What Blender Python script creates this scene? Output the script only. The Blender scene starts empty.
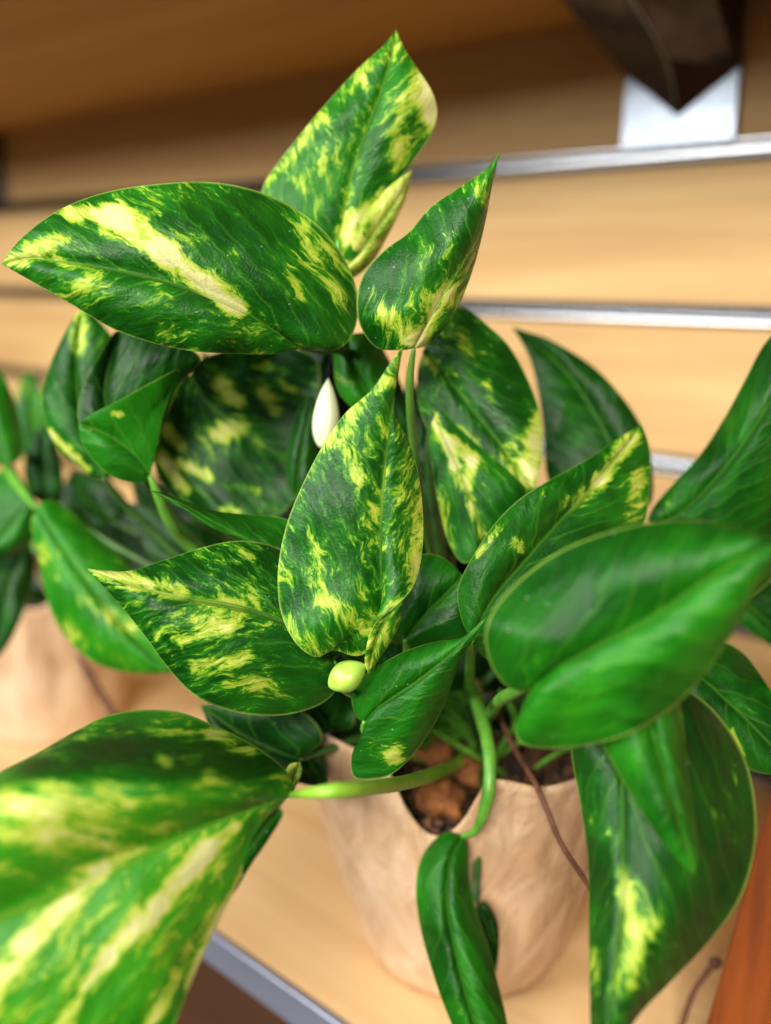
import bpy, math, random
from mathutils import Vector, Matrix, noise
random.seed(7)
scn = bpy.context.scene
COL = scn.collection
# ------------------------------------------------------------------ camera
F = 950.0; CX, CY = 385.5, 512.0
mx = Vector((-725-CX, 512-267, -F)); a_ = -60.0
mz = Vector((a_, (-F*F-mx.x*a_)/mx.y, -F))
XA = (-mx).normalized(); ZA = (-mz).normalized(); YA = ZA.cross(XA).normalized(); XA = YA.cross(ZA)
M = Matrix((XA, YA, ZA))                      # camera axes -> world axes
CAM = Vector((0, -.629, .34))
def ray(x, y): return M @ Vector(((x-CX)/F, -(y-CY)/F, -1.0))
def P(x, y, d): return CAM + ray(x, y)*d      # a point d metres in front of the lens plane
def WALL(x, y, yy=0.0):
    r = ray(x, y); return CAM + r*((yy-CAM.y)/r.y)
cd = bpy.data.cameras.new('camera'); cam = bpy.data.objects.new('camera', cd); COL.objects.link(cam)
cam.matrix_world = Matrix.Translation(CAM) @ M.to_4x4()
cd.sensor_fit = 'VERTICAL'; cd.sensor_height = 24; cd.lens = F/1024*24
cd.clip_start = .01; cd.clip_end = 50
cd.dof.use_dof = True; cd.dof.focus_distance = .338; cd.dof.aperture_fstop = 2.2
scn.camera = cam
# ------------------------------------------------------------------ materials
class NT:
    def __init__(s, name):
        s.m = bpy.data.materials.new(name); s.m.use_nodes = True
        s.t = s.m.node_tree; s.n = s.t.nodes; s.n.clear()
        s.out = s.n.new('ShaderNodeOutputMaterial')
    def add(s, typ, ins=None, **kw):
        n = s.n.new(typ)
        for k, v in kw.items(): setattr(n, k, v)
        for k, v in (ins or {}).items():
            if isinstance(v, bpy.types.NodeSocket): s.t.links.new(v, n.inputs[k])
            else: n.inputs[k].default_value = v
        return n
    def math(s, op, a, b=0.0, c=0.0, clamp=False):
        n = s.add('ShaderNodeMath', {0: a, 1: b, 2: c}, operation=op); n.use_clamp = clamp; return n.outputs[0]
    def ramp(s, fac, stops):
        n = s.add('ShaderNodeValToRGB', {'Fac': fac}); e = n.color_ramp.elements
        while len(e) < len(stops): e.new(.5)
        for q, (p, c) in zip(e, stops): q.position = p; q.color = (*c, 1) if len(c) == 3 else c
        return n.outputs[0]
    def mix(s, f, a, b):
        n = s.add('ShaderNodeMix', data_type='RGBA'); 
        for i, v in ((0, f), (6, a), (7, b)):
            if isinstance(v, bpy.types.NodeSocket): s.t.links.new(v, n.inputs[i])
            else: n.inputs[i].default_value = v if i == 0 else ((*v, 1) if len(v) == 3 else v)
        return n.outputs[2]
    def noise(s, vec, scale, detail=3, rough=.5, dist=0.0):
        return s.add('ShaderNodeTexNoise', {'Vector': vec, 'Scale': scale, 'Detail': detail, 'Roughness': rough, 'Distortion': dist}).outputs[0]
    def mapping(s, vec, scale, rot=(0,0,0)):
        return s.add('ShaderNodeMapping', {'Vector': vec, 'Scale': scale, 'Rotation': rot}).outputs[0]
    def bump(s, h, strength, dist, normal=None):
        i = {'Height': h, 'Strength': strength, 'Distance': dist}
        if normal is not None: i['Normal'] = normal
        return s.add('ShaderNodeBump', i).outputs[0]
    def done(s, shader): s.t.links.new(shader, s.out.inputs['Surface']); return s.m

def leaf_material():
    k = NT('variegated_leaf')
    at = k.add('ShaderNodeAttribute', attribute_name='leaf_data'); sep = k.add('ShaderNodeSeparateColor', {0: at.outputs['Color']})
    amt, tone, side = sep.outputs[0], sep.outputs[1], sep.outputs[2]; seed = at.outputs['Alpha']
    uv = k.add('ShaderNodeUVMap', uv_map='vein').outputs[0]; su = k.add('ShaderNodeSeparateXYZ', {0: uv})
    uf = k.add('ShaderNodeUVMap', uv_map='flat').outputs[0]; sf = k.add('ShaderNodeSeparateXYZ', {0: uf})
    sd = k.math('MULTIPLY', seed, 37.0)
    warp = k.add('ShaderNodeTexNoise', {'Vector': uf, 'Scale': 95.0, 'Detail': 2.0, 'Roughness': .5}).outputs['Color']
    wv = k.add('ShaderNodeVectorMath', {0: k.add('ShaderNodeVectorMath', {0: warp, 1: (.5, .5, .5)}, operation='SUBTRACT').outputs[0], 1: (.0075, .0075, 0)}, operation='MULTIPLY').outputs[0]
    uw = k.add('ShaderNodeVectorMath', {0: uv, 1: wv}, operation='ADD').outputs[0]; sw = k.add('ShaderNodeSeparateXYZ', {0: uw})
    def co3(a, b): return k.add('ShaderNodeCombineXYZ', {0: k.math('MULTIPLY', sw.outputs[0], a), 1: k.math('MULTIPLY', sw.outputs[1], b), 2: sd}).outputs[0]
    streak_v = co3(85.0, 330.0); fine_v = co3(340.0, 1050.0)
    blot_v = k.add('ShaderNodeCombineXYZ', {0: k.math('MULTIPLY', sf.outputs[0], 48.0), 1: k.math('MULTIPLY', sf.outputs[1], 48.0), 2: sd}).outputs[0]
    n1 = k.noise(streak_v, 1.0, 4, .6, .6); n2 = k.noise(fine_v, 1.0, 4, .65, .8); n3 = k.noise(blot_v, 1.0, 2, .5, .2)
    v = k.math('ADD', amt, k.math('MULTIPLY', k.math('SUBTRACT', n1, .5), 1.3))
    v = k.math('ADD', v, k.math('MULTIPLY', k.math('SUBTRACT', n2, .5), .95))
    v = k.math('ADD', v, k.math('MULTIPLY', k.math('SUBTRACT', n3, .5), .9))
    # greens between the pale marks
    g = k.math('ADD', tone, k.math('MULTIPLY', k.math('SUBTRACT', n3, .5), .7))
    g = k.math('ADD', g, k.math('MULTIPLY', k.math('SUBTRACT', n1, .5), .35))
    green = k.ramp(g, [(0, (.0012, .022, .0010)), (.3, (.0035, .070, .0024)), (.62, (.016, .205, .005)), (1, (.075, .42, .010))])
    lit = k.ramp(v, [(.32, (0, 0, 0)), (.42, (.42,)*3), (.50, (.58,)*3), (.58, (.88,)*3), (.72, (1,)*3)])
    pale = k.ramp(v, [(.38, (.02, .19, .008)), (.50, (.07, .31, .012)), (.56, (.24, .46, .022)), (.68, (.42, .57, .045)), (.84, (.58, .65, .12)), (1, (.70, .70, .30))])
    colr = k.mix(lit, green, pale)
    mid = k.math('SUBTRACT', 1.0, k.math('DIVIDE', sf.outputs[0], .0011), clamp=True)
    colr = k.mix(k.math('MULTIPLY', mid, .32), colr, (.14, .40, .03))
    rim = k.math('MULTIPLY', k.math('SUBTRACT', side, .976), 50.0, clamp=True)
    colr = k.mix(k.math('MULTIPLY', rim, .6), colr, (.34, .52, .08))
    w = k.math('SINE', k.math('ADD', k.math('MULTIPLY', su.outputs[1], 900.0), k.math('MULTIPLY', n3, 9.0)))
    vl = k.math('MULTIPLY', k.math('SUBTRACT', w, .88, clamp=True), 8.0, clamp=True)
    vl = k.math('MULTIPLY', vl, k.math('SUBTRACT', 1.0, side))
    colr = k.mix(k.math('MULTIPLY', vl, .30), colr, (.12, .36, .03))
    vo = k.add('ShaderNodeTexVoronoi', {'Vector': k.add('ShaderNodeTexCoord').outputs['Object'], 'Scale': 260.0})
    vs = k.add('ShaderNodeSeparateColor', {0: vo.outputs['Color']})
    dot = k.math('MULTIPLY', k.math('LESS_THAN', vo.outputs['Distance'], .09), k.math('GREATER_THAN', vs.outputs[0], .86))
    colr = k.mix(k.math('MULTIPLY', dot, .3), colr, (.75, .80, .72))  # white flecks mixed into the colour as painted specular sparkle
    # relief: midrib groove, side veins, cell texture
    w = k.math('MULTIPLY', w, k.math('MULTIPLY', side, k.math('SUBTRACT', 1.15, side), clamp=True))
    b1 = k.bump(k.math('ADD', w, k.math('MULTIPLY', mid, -.7)), .5, .0008)
    cell = k.noise(k.add('ShaderNodeTexCoord').outputs['Object'], 900.0, 3, .6)
    soft = k.noise(fine_v, .5, 2, .5)
    b2 = k.bump(k.math('ADD', cell, k.math('MULTIPLY', soft, 2.0)), .5, .0005, b1)
    rough = k.math('ADD', .30, k.math('MULTIPLY', n3, .28))
    pr = k.add('ShaderNodeBsdfPrincipled', {'Base Color': colr, 'Roughness': rough, 'Normal': b2, 'IOR': 1.4, 'Specular IOR Level': .42})
    tr = k.add('ShaderNodeBsdfTranslucent', {'Color': k.mix(.35, colr, (.10, .45, .01)), 'Normal': b1})
    return k.done(k.add('ShaderNodeMixShader', {0: .22, 1: pr.outputs[0], 2: tr.outputs[0]}).outputs[0])

def simple(name, col, rough=.5, var=.15, scale=40, metal=0.0, bump=.0, stretch=(1,1,1), col2=None, bdist=.001, detail=4, spec=.5):
    k = NT(name); co = k.add('ShaderNodeTexCoord').outputs['Object']
    n = k.noise(k.mapping(co, stretch), scale, detail, .6, .3)
    c2 = col2 or tuple(max(0, c*(1-2*var)) for c in col)
    c = k.ramp(n, [(.3, c2), (.7, col)])
    i = {'Base Color': c, 'Roughness': rough, 'Metallic': metal, 'Specular IOR Level': spec}
    if bump: i['Normal'] = k.bump(n, bump, bdist)
    return k.done(k.add('ShaderNodeBsdfPrincipled', i).outputs[0])

def wood(name, light, dark, rough=.6, axis=0, sc=1.0):
    k = NT(name); co = k.add('ShaderNodeTexCoord').outputs['Object']
    st = [22*sc]*3; st[axis] = 1.6*sc
    g1 = k.noise(k.mapping(co, st), 1.0, 5, .6, .8)
    st2 = [160*sc]*3; st2[axis] = 4*sc
    g2 = k.noise(k.mapping(co, st2), 1.0, 3, .6)
    f = k.math('ADD', k.math('MULTIPLY', g1, .75), k.math('MULTIPLY', g2, .25))
    c = k.ramp(f, [(.34, dark), (.62, light)])
    return k.done(k.add('ShaderNodeBsdfPrincipled', {'Base Color': c, 'Roughness': rough, 'Specular IOR Level': .22, 'Normal': k.bump(g2, .2, .0004)}).outputs[0])

LEAF = leaf_material()
STEM = simple('green_stem', (.16, .42, .045), .4, .25, 120, col2=(.06, .24, .02))
STEMD = simple('dark_stem', (.045, .13, .02), .45, .25, 120, col2=(.02, .06, .012))
SHEATH = simple('papery_sheath', (.34, .24, .10), .7, .3, 150, bump=.4, col2=(.16, .12, .05))
STEMY = simple('yellow_green_stem', (.30, .56, .04), .4, .15, 90, col2=(.16, .42, .03))
STEMM = simple('olive_stem', (.09, .22, .025), .5, .25, 90, col2=(.05, .12, .02))
TWIG = simple('brown_root', (.16, .06, .03), .7, .3, 150, col2=(.06, .02, .012))
TAN = simple('pale_stalk', (.62, .42, .26), .6, .2, 100)
SLAT = wood('maple_slat', (.57, .385, .175), (.41, .245, .10))
SHELF = wood('maple_shelf', (.72, .51, .27), (.58, .37, .17))
UNDER = wood('shelf_wood', (.40, .22, .055), (.28, .14, .035))
ORANGE = wood('orange_wood', (.24, .055, .007), (.07, .014, .003), axis=2, sc=1.2)
DARKWOOD = wood('brown_wood', (.10, .045, .025), (.045, .02, .012))
ALU = simple('brushed_aluminium', (.36, .37, .39), .27, .14, 30, 1.0, stretch=(.1, 5, 5))
RAIL = simple('shelf_rail', (.30, .33, .44), .35, .06, 20, .6)
STEEL = simple('bright_steel', (.27, .31, .37), .33, .22, 36, .9)
DSTEEL = simple('dark_chrome', (.075, .065, .078), .16, .25, 25, .9)
BUD = simple('cream_bud', (.66, .70, .48), .4, .08, 90, col2=(.66, .76, .42))
BUDG = simple('green_bud', (.45, .64, .10), .35, .1, 140, col2=(.22, .46, .04))
CHIP = simple('bark', (.34, .12, .022), .8, .3, 260, bump=1.0, bdist=.003, stretch=(1, .3, 1), col2=(.16, .05, .015))
SOIL = simple('dark_soil', (.022, .013, .008), .9, .4, 220, bump=1.0, col2=(.008, .005, .004), bdist=.003)
CRUMB = simple('soil_crumb', (.20, .09, .035), .9, .3, 260, col2=(.02, .012, .008))
def kraft():
    k = NT('kraft_wrap'); co = k.add('ShaderNodeTexCoord').outputs['Object']
    v = k.add('ShaderNodeTexVoronoi', {'Vector': k.mapping(co, (1, 1, .35)), 'Scale': 42.0}, feature='DISTANCE_TO_EDGE').outputs[0]
    n = k.noise(k.mapping(co, (3, 3, 1)), 16, 4, .6, 1.2); f = k.noise(co, 400, 3)
    c = k.ramp(n, [(.36, (.50, .31, .17)), (.5, (.60, .40, .24)), (.68, (.66, .47, .31))])
    c = k.mix(k.math('MULTIPLY', k.math('SUBTRACT', f, .4), .4, clamp=True), c, (.5, .28, .14))
    h = k.math('ADD', k.math('MULTIPLY', k.math('MINIMUM', v, .25), 1.5), n)
    return k.done(k.add('ShaderNodeBsdfPrincipled', {'Base Color': c, 'Roughness': .62, 'Normal': k.bump(h, .6, .005)}).outputs[0])
KRAFT = kraft()
# ------------------------------------------------------------------ objects
WL = {}
def wloc(o): return WL[o.name] if o else Vector((0, 0, 0))
def link(o, parent, origin):
    COL.objects.link(o); WL[o.name] = Vector(origin)
    if parent: o.parent = parent
    o.location = Vector(origin) - wloc(parent)
    return o
def tag(o, label=None, cat=None, group=None, kind=None):
    for kk, v in (('label', label), ('category', cat), ('group', group), ('kind', kind)):
        if v: o[kk] = v
    return o
def thing(name, loc, label, cat, group=None):
    o = bpy.data.objects.new(name, None); o.empty_display_size = .02
    link(o, None, loc); return tag(o, label, cat, group)
def mesh(name, verts, faces, mat, parent=None, origin=None, smooth=True, bevel=0.0, kind=None):
    vs = [Vector(v) for v in verts]
    og = Vector(origin) if origin is not None else (wloc(parent) if parent else sum(vs, Vector())/len(vs))
    me = bpy.data.meshes.new(name); me.from_pydata([v-og for v in vs], [], faces); me.update()
    me.materials.append(mat); me.polygons.foreach_set('use_smooth', [smooth]*len(me.polygons))
    o = bpy.data.objects.new(name, me); link(o, parent, og)
    if bevel:
        b = o.modifiers.new('bevel', 'BEVEL'); b.width = bevel; b.segments = 3; b.limit_method = 'ANGLE'
    if kind: o['kind'] = kind
    return o
def box(name, a, b, mat, parent=None, bevel=.001, **kw):
    x0, y0, z0 = a; x1, y1, z1 = b
    v = [(x0,y0,z0),(x1,y0,z0),(x1,y1,z0),(x0,y1,z0),(x0,y0,z1),(x1,y0,z1),(x1,y1,z1),(x0,y1,z1)]
    f = [(3,2,1,0),(4,5,6,7),(0,1,5,4),(1,2,6,5),(2,3,7,6),(3,0,4,7)]
    return mesh(name, v, f, mat, parent, smooth=False, bevel=bevel, **kw)
def cr(pts, u):
    n = len(pts)-1; x = min(max(u, 0), 1)*n; i = min(int(x), n-1); t = x-i
    p0 = pts[max(i-1, 0)]; p1 = pts[i]; p2 = pts[i+1]; p3 = pts[min(i+2, n)]
    return .5*((2*p1)+(p2-p0)*t+(2*p0-5*p1+4*p2-p3)*t*t+(3*p1-p0-3*p2+p3)*t**3)
def resample(pts, n):
    """points at equal arclength along a Catmull-Rom curve through pts (x, y, depth)"""
    m = 240; q = [cr(pts, i/m) for i in range(m+1)]; L = [0]
    for i in range(m): L.append(L[-1]+math.hypot(q[i+1].x-q[i].x, q[i+1].y-q[i].y)+1e-6)
    out = []; j = 0
    for k in range(n+1):
        s = L[-1]*k/n
        while j < m-1 and L[j+1] < s: j += 1
        t = (s-L[j])/(L[j+1]-L[j]); out.append(q[j].lerp(q[j+1], min(max(t, 0), 1)))
    return out
def tube(name, pts, r0, r1, mat, parent=None, ns=10, n=36, label=None):
    pts = [Vector(p) for p in pts]; c = [cr(pts, i/n) for i in range(n+1)]
    V, Fc = [], []; up = Vector((.3, .2, 1)).normalized()
    for i, p in enumerate(c):
        d = (c[min(i+1, n)]-c[max(i-1, 0)]).normalized(); s = d.cross(up)
        if s.length < .05: s = d.cross(Vector((1, 0, 0)))
        s.normalize(); up = s.cross(d).normalized(); r = r0+(r1-r0)*i/n
        r *= (1+.07*noise.noise(p*120))*(.45+.55*min(1, i/(n*.22)))
        for j in range(ns):
            a = 2*math.pi*j/ns; V.append(p+s*math.cos(a)*r+up*math.sin(a)*r)
    for i in range(n):
        for j in range(ns):
            Fc.append((i*ns+j, i*ns+(j+1) % ns, (i+1)*ns+(j+1) % ns, (i+1)*ns+j))
    Fc.append(tuple(range(ns))[::-1]); Fc.append(tuple(n*ns+j for j in range(ns)))
    return mesh(name, V, Fc, mat, parent, origin=c[0])
def PX(pts): return [P(*p) for p in pts]

LEAVES = []
def leaf(parent, mid, L, R, dl=0.0, dr=0.0, bl=.004, br=.004, amt=.22, tone=.35, patches=(), seed=None, LM=None, RM=None,
         stalk=None, sr=.0017, smat=None, label=None, name='leaf', wav=.0022, NR=84, NC=16, skew=1.7, tp=(), ds=1.0):
    # ds moves the whole blade nearer or farther from the plant's middle
    if ds != 1.0:
        mid, L, R = [[(p[0], p[1], p[2]*ds) if len(p) == 3 else p for p in q] for q in (mid, L, R)]
        LM = [(p[0], p[1], p[2]*ds) for p in LM] if LM else None
    seed = len(LEAVES)*.173 if seed is None else seed; LEAVES.append(1)
    mid = [Vector(p) for p in mid]; mm = resample(mid, NR)
    def edge(E, dd):
        n = len(E)+1; out = [mid[0].copy()]
        for i, p in enumerate(E):
            t = (i+1)/n
            if len(p) == 3: out.append(Vector(p))
            else: out.append(Vector((p[0], p[1], mm[int(t*NR)].z+dd*math.sin(math.pi*min(t*1.15, 1))**.6 if t*1.15 < 1 else mm[int(t*NR)].z)))
        out.append(mid[-1].copy()); return resample(out, NR)
    sides = []
    for E, dd, b, CM in ((L, dl, bl, LM), (R, dr, br, RM)):
        ee = edge(E, dd); cm = edge(CM, 0) if CM else None
        hw = [math.hypot(ee[i].x-mm[i].x, ee[i].y-mm[i].y) for i in range(NR+1)]; hm = max(hw)
        sides.append((ee, cm, b, hw, hm))
    V, uvv, uvf, dat, idx = [], [], [], [], {}
    wl = [P(*m) for m in mm]; ln = [0]
    for i in range(NR): ln.append(ln[-1]+(wl[i+1]-wl[i]).length)
    for sgn in (-1, 1):
        ee, cm, b, hw, hm = sides[0 if sgn < 0 else 1]
        for i in range(NR+1):
            m, e = mm[i], ee[i]; W3 = (P(*e)-wl[i]).length
            for j in range(0 if sgn < 0 else 1, NC+1):
                s = j/NC
                if cm:
                    c = cm[i]; p = m*(1-s)*(1-2*s)+c*4*s*(1-s)+e*s*(2*s-1)
                    if s > .5: p = (c*(1-s)*2+e*(2*s-1))*.35+p*.65
                else: p = m.lerp(e, s)
                rel = min(1, hw[i]/(hm*.9+1e-6))
                p = Vector(p); p.z -= .8*b*4*s*(1-s)*rel*(1.15-.3*s)
                p.z -= .0007*math.exp(-(s*W3/.0016)**2)*-1           # shallow midrib channel
                w = P(*p)
                p.z += wav*rel*s*(noise.noise(w*45+Vector((seed*9, 0, 0)))*2.2+noise.noise(w*110+Vector((seed*5, 3, 0)))*.9*s+.6*math.sin(ln[i]*210+seed*20+sgn))
                w = P(*p)
                idx[(sgn, i, j)] = len(V)
                if j == 0: idx[(1, i, 0)] = len(V)
                V.append(w)
                x = s*W3
                sk = skew*min(1, .45+i/NR*1.6); nk = math.hypot(1, sk)
                uvf.append((x, ln[i]+sgn*.3)); uvv.append(((x+sk*ln[i])/nk, (ln[i]-sk*x)/nk+sgn*.31))
                k = amt
                for (x0, y0, x1, y1, r, st) in patches:
                    dx, dy = x1-x0, y1-y0; q = dx*dx+dy*dy
                    t = max(0, min(1, ((p.x-x0)*dx+(p.y-y0)*dy)/q)) if q else 0
                    d = math.hypot(p.x-x0-dx*t, p.y-y0-dy*t)/r
                    if d < 1.5: k += .8*st*max(0, min(1, (1.5-d)/1.1))
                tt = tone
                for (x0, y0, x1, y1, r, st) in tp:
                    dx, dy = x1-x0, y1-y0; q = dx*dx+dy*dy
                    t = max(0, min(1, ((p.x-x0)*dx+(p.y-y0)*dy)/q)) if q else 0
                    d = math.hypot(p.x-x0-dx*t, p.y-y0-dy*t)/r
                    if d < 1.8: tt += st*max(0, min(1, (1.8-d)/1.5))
                dat.append((k, tt, s, seed % 1.0))
    Fc = []
    for sgn in (-1, 1):
        for i in range(NR):
            for j in range(NC):
                q = [idx[(sgn, i, j)], idx[(sgn, i, j+1)], idx[(sgn, i+1, j+1)], idx[(sgn, i+1, j)]]
                Fc.append(q if sgn < 0 else q[::-1])
    # drop slivers where the halves meet at the base and the tip
    o = mesh(name, V, Fc, LEAF, parent, origin=wl[0])
    me = o.data
    for nm, arr in (('flat', uvf), ('vein', uvv)):
        l = me.uv_layers.new(name=nm)
        l.data.foreach_set('uv', [c for lp in me.loops for c in arr[lp.vertex_index]])
    cnt = {}
    for pl_ in me.polygons:
        for ek in pl_.edge_keys: cnt[ek] = cnt.get(ek, 0)+1
    for ed in me.edges:
        if cnt.get(ed.key, 0) == 1: ed.use_edge_sharp = True          # crisp thin rim
    ca = me.color_attributes.new('leaf_data', 'FLOAT_COLOR', 'POINT')
    ca.data.foreach_set('color', [c for d in dat for c in d])
    sm = o.modifiers.new('thickness', 'SOLIDIFY'); sm.thickness = .00025; sm.offset = 0
    if label: o['label'] = label
    if stalk:
        tube('leaf_stalk', [wl[0]]+PX(stalk), sr, sr*1.5, smat or STEM, o)
    return o
def simple_leaf(parent, base, tip, wL, wR, **kw):
    """a heart-shaped leaf between two points, half-widths in the same pixel measure"""
    b, t = Vector(base), Vector(tip); ax = Vector((t.x-b.x, t.y-b.y)); ln = ax.length; ax.normalize(); nn = Vector((ax.y, -ax.x))
    def E(w, s):
        o = []
        for u, k in ((-.06, .35), (-.08, .7), (.04, .95), (.22, 1.02), (.42, .93), (.62, .68), (.80, .38), (.93, .12)):
            o.append((b.x+ax.x*ln*u+nn.x*w*k*s, b.y+ax.y*ln*u+nn.y*w*k*s))
        return o
    bow = kw.pop('bow', 0)
    m = b.lerp(t, .5); m += Vector((nn.x*bow, nn.y*bow, 0))
    return leaf(parent, [b, m, t], E(wL, 1), E(wR, -1), **kw)

# ---- main plant
crown = Vector((-.26, -.265, .112))
plant = thing('pothos_plant', crown, 'large variegated pothos with green and cream marbled leaves spilling over the kraft wrapped pot', 'houseplant')
CR = (480, 722, .482)
# upright centre leaf (sharpest)
leaf(plant, [(376,648,.338),(383,605,.334),(381,570,.331),(380,520,.328),(384,470,.326),(391,415,.322),(397,380,.318),(403,346,.314)],
     [(356,656,.340),(334,650,.337),(316,657,.335),(296,643,.333),(281,612),(278,573),(285,531),(299,493),(320,451),(344,415),(372,390),(387,368)],
     [(369,664,.334),(368,643,.326),(377,622,.322),(396,606,.323),(412,588,.326),(421,559),(423,522),(419,479),(409,442),(395,414),(394,386),(398,364)],
     dl=.008, dr=.008, bl=.007, br=.004, amt=.40, tone=.40, seed=.31, wav=.0012,
     patches=[(403,350,385,380,10,.25),(360,405,330,440,9,.27),(347,440,360,480,8,.25),(306,530,320,600,9,.2),(330,600,368,630,8,.26),(290,500,300,480,6,.2),
              (421,500,413,590,7,.4),(384,470,374,520,7,.22),(404,470,396,500,6,.2),(288,620,305,645,7,.25),(330,655,372,660,6,.35),(400,603,370,660,7,.4)],
     stalk=[(372,690,.36),(395,730,.42),(455,735,.47),(480,735,.482)], label='upright centre leaf finely marbled in yellow green, the sharpest')
leaf(plant, [(402,602,.3235),(388,616,.324),(379,632,.326),(373,650,.329),(368,672,.333)],
     [(394,605,.323),(381,615,.323),(371,632,.3245),(366,650,.328),(365,664,.332)],
     [(401,612,.327),(398,626,.330),(390,642,.332),(381,656,.333)],
     amt=.5, tone=.55, seed=.36, NR=40, NC=8, bl=.001, br=.0015, name='leaf_margin', label='pale twisted foot of the centre leaf')
# big leaf top left
leaf(plant, [(300,348,.352),(272,329,.345),(240,309,.338),(190,288,.331),(130,272,.327),(70,262,.325),(30,259,.326),(2,264,.328)],
     [(322,351,.353),(343,346,.354),(356,325,.356),(357,293,.357),(346,262,.356),(324,231,.354),(289,205,.350),(250,189,.346),(205,182,.342),(150,185,.338),(100,194,.335),(56,212,.330),(20,240,.328)],
     [(282,353,.352),(255,354,.348),(225,353,.342),(192,351,.338),(150,342,.334),(110,327,.331),(70,303,.329),(30,280,.328)],
     bl=.010, br=.008, amt=.31, tone=.42, seed=.52,
     patches=[(70,212,120,218,9,.75),(115,220,165,252,14,.85),(160,250,236,307,10,.85),(205,285,240,310,7,.4),(30,250,60,240,8,.4),(40,255,100,275,5,.3),(120,205,200,235,12,.25),(300,230,312,262,8,.35),(325,250,345,300,12,.33),
              (290,270,300,300,6,.35),(70,290,110,285,7,.12),(160,335,190,330,6,.2),(260,200,300,230,7,.12),(10,258,25,262,7,.5)],
     stalk=[(320,350,.37),(348,356,.395),(372,420,.42),(430,600,.46),(470,715,.482)], smat=STEMD, label='broad upper left leaf with one wide cream streak')
# top leaf
leaf(plant, [(338,240,.392),(345,205,.388),(352,170,.384),(365,132,.380),(380,92,.378),(391,58,.378),(396,30,.380)],
     [(330,255,.397),(300,262,.400),(272,240,.400),(262,210,.398),(264,185,.396),(284,155,.392),(308,125),(333,96),(358,69),(383,46)],
     [(347,262,.394),(362,248,.392),(372,222,.390),(392,190),(415,158),(432,132),(437,110),(431,90),(418,70),(404,48)],
     dl=.006, dr=.004, bl=.006, br=.006, amt=.36, tone=.48, seed=.77,
     patches=[(425,80,434,112,12,.7),(428,115,395,165,9,.4),(410,100,392,150,9,.3),(355,90,365,70,8,.4),(345,235,385,195,9,.6),(400,120,385,135,6,.3),(388,48,396,42,6,.3),(360,160,345,215,5,.25),(270,180,320,118,5,.3)],
     stalk=[(340,300,.40),(360,420,.43),(430,600,.46),(476,712,.482)])
# its rolled lower margin
leaf(plant, [(345,268,.393),(362,250,.390),(380,225,.388),(400,196,.386),(412,170,.386)],
     [(347,240,.391),(358,222,.389),(372,205,.388),(392,184,.386)],
     [(352,278,.398),(372,262,.396),(388,235,.394),(405,200,.392)],
     amt=.75, tone=.6, seed=.12, NR=40, NC=8, bl=.002, br=.002, name='leaf_margin', label='rolled cream and green lower margin of the top leaf')
# small folded leaf, top right
leaf(plant, [(414,348,.352),(430,318,.348),(451,280,.345),(470,247,.342),(482,215,.340),(490,185,.338),(499,153,.336)],
     [(400,350,.354),(376,347,.356),(360,325),(357,298),(365,272),(385,250),(408,233),(430,208),(456,190),(484,171,.340),(493,161,.338)],
     [(424,346,.356),(443,330,.358),(461,300,.358),(475,262,.355),(485,222,.350),(492,185,.344)],
     dl=.004, bl=.008, br=.001, amt=.33, tone=.42, seed=.93,
     patches=[(385,315,410,340,11,.5),(448,290,420,345,8,.5),(478,250,455,300,8,.3),(440,255,450,235,9,.25),(375,290,385,310,6,.2),(485,205,492,180,5,.3)],
     stalk=[(410,380,.36),(412,430,.375),(424,520,.40),(455,640,.45),(478,712,.482)], sr=.0015, smat=STEMM, label='small folded leaf with a long upright tip')
# right leaf behind centre
leaf(plant, [(424,350,.400),(448,378,.398),(475,412,.395),(505,450,.393),(533,492,.392)],
     [(428,332,.402),(443,313,.404),(464,308,.406),(487,325,.406),(509,346,.405),(527,378,.403),(540,415,.400),(542,452,.396),(538,475,.393)],
     [(418,370,.400),(418,400,.400),(428,430,.400),(448,455,.398),(485,480,.395),(512,490,.393)],
     bl=.006, br=.004, amt=.28, tone=.34, seed=.41,
     patches=[(538,420,530,480,11,.6),(505,458,522,470,12,.4),(445,335,447,350,7,.25),(462,335,465,350,7,.25),(489,380,490,400,5,.3),(455,430,478,450,6,.6),(432,358,436,370,6,.3),(500,430,515,440,8,.2)],
     stalk=[(430,420,.41),(450,560,.44),(478,712,.482)], smat=STEMD)
leaf(plant, [(432,412,.386),(445,440,.385),(462,475,.385),(475,505,.386),(484,535,.388)],
     [(440,408,.386),(456,425,.386),(478,445,.388),(503,466,.390),(527,491,.391),(520,515,.390),(503,532,.389)],
     [(428,430,.388),(432,465,.390),(438,500,.390),(448,540,.390),(462,562,.390),(476,556,.389)],
     bl=.002, br=.002, amt=.22, tone=.40, seed=.63,
     patches=[(434,415,455,465,5,.75),(455,465,483,535,6,.6),(452,440,472,460,7,.6),(472,460,468,485,6,.5),(438,490,450,545,7,.35)],
     stalk=[(430,480,.40),(450,600,.44),(478,712,.482)], smat=STEMD)
# plain dark leaf behind right
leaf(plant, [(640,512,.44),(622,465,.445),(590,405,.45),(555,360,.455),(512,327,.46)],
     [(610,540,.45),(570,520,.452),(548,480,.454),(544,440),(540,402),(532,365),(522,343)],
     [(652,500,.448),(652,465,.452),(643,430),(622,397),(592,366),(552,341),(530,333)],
     bl=.006, br=.006, amt=.0, tone=.22, seed=.2, stalk=[(640,600,.46),(560,720,.47),(490,728,.482)], smat=STEMD)
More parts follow.
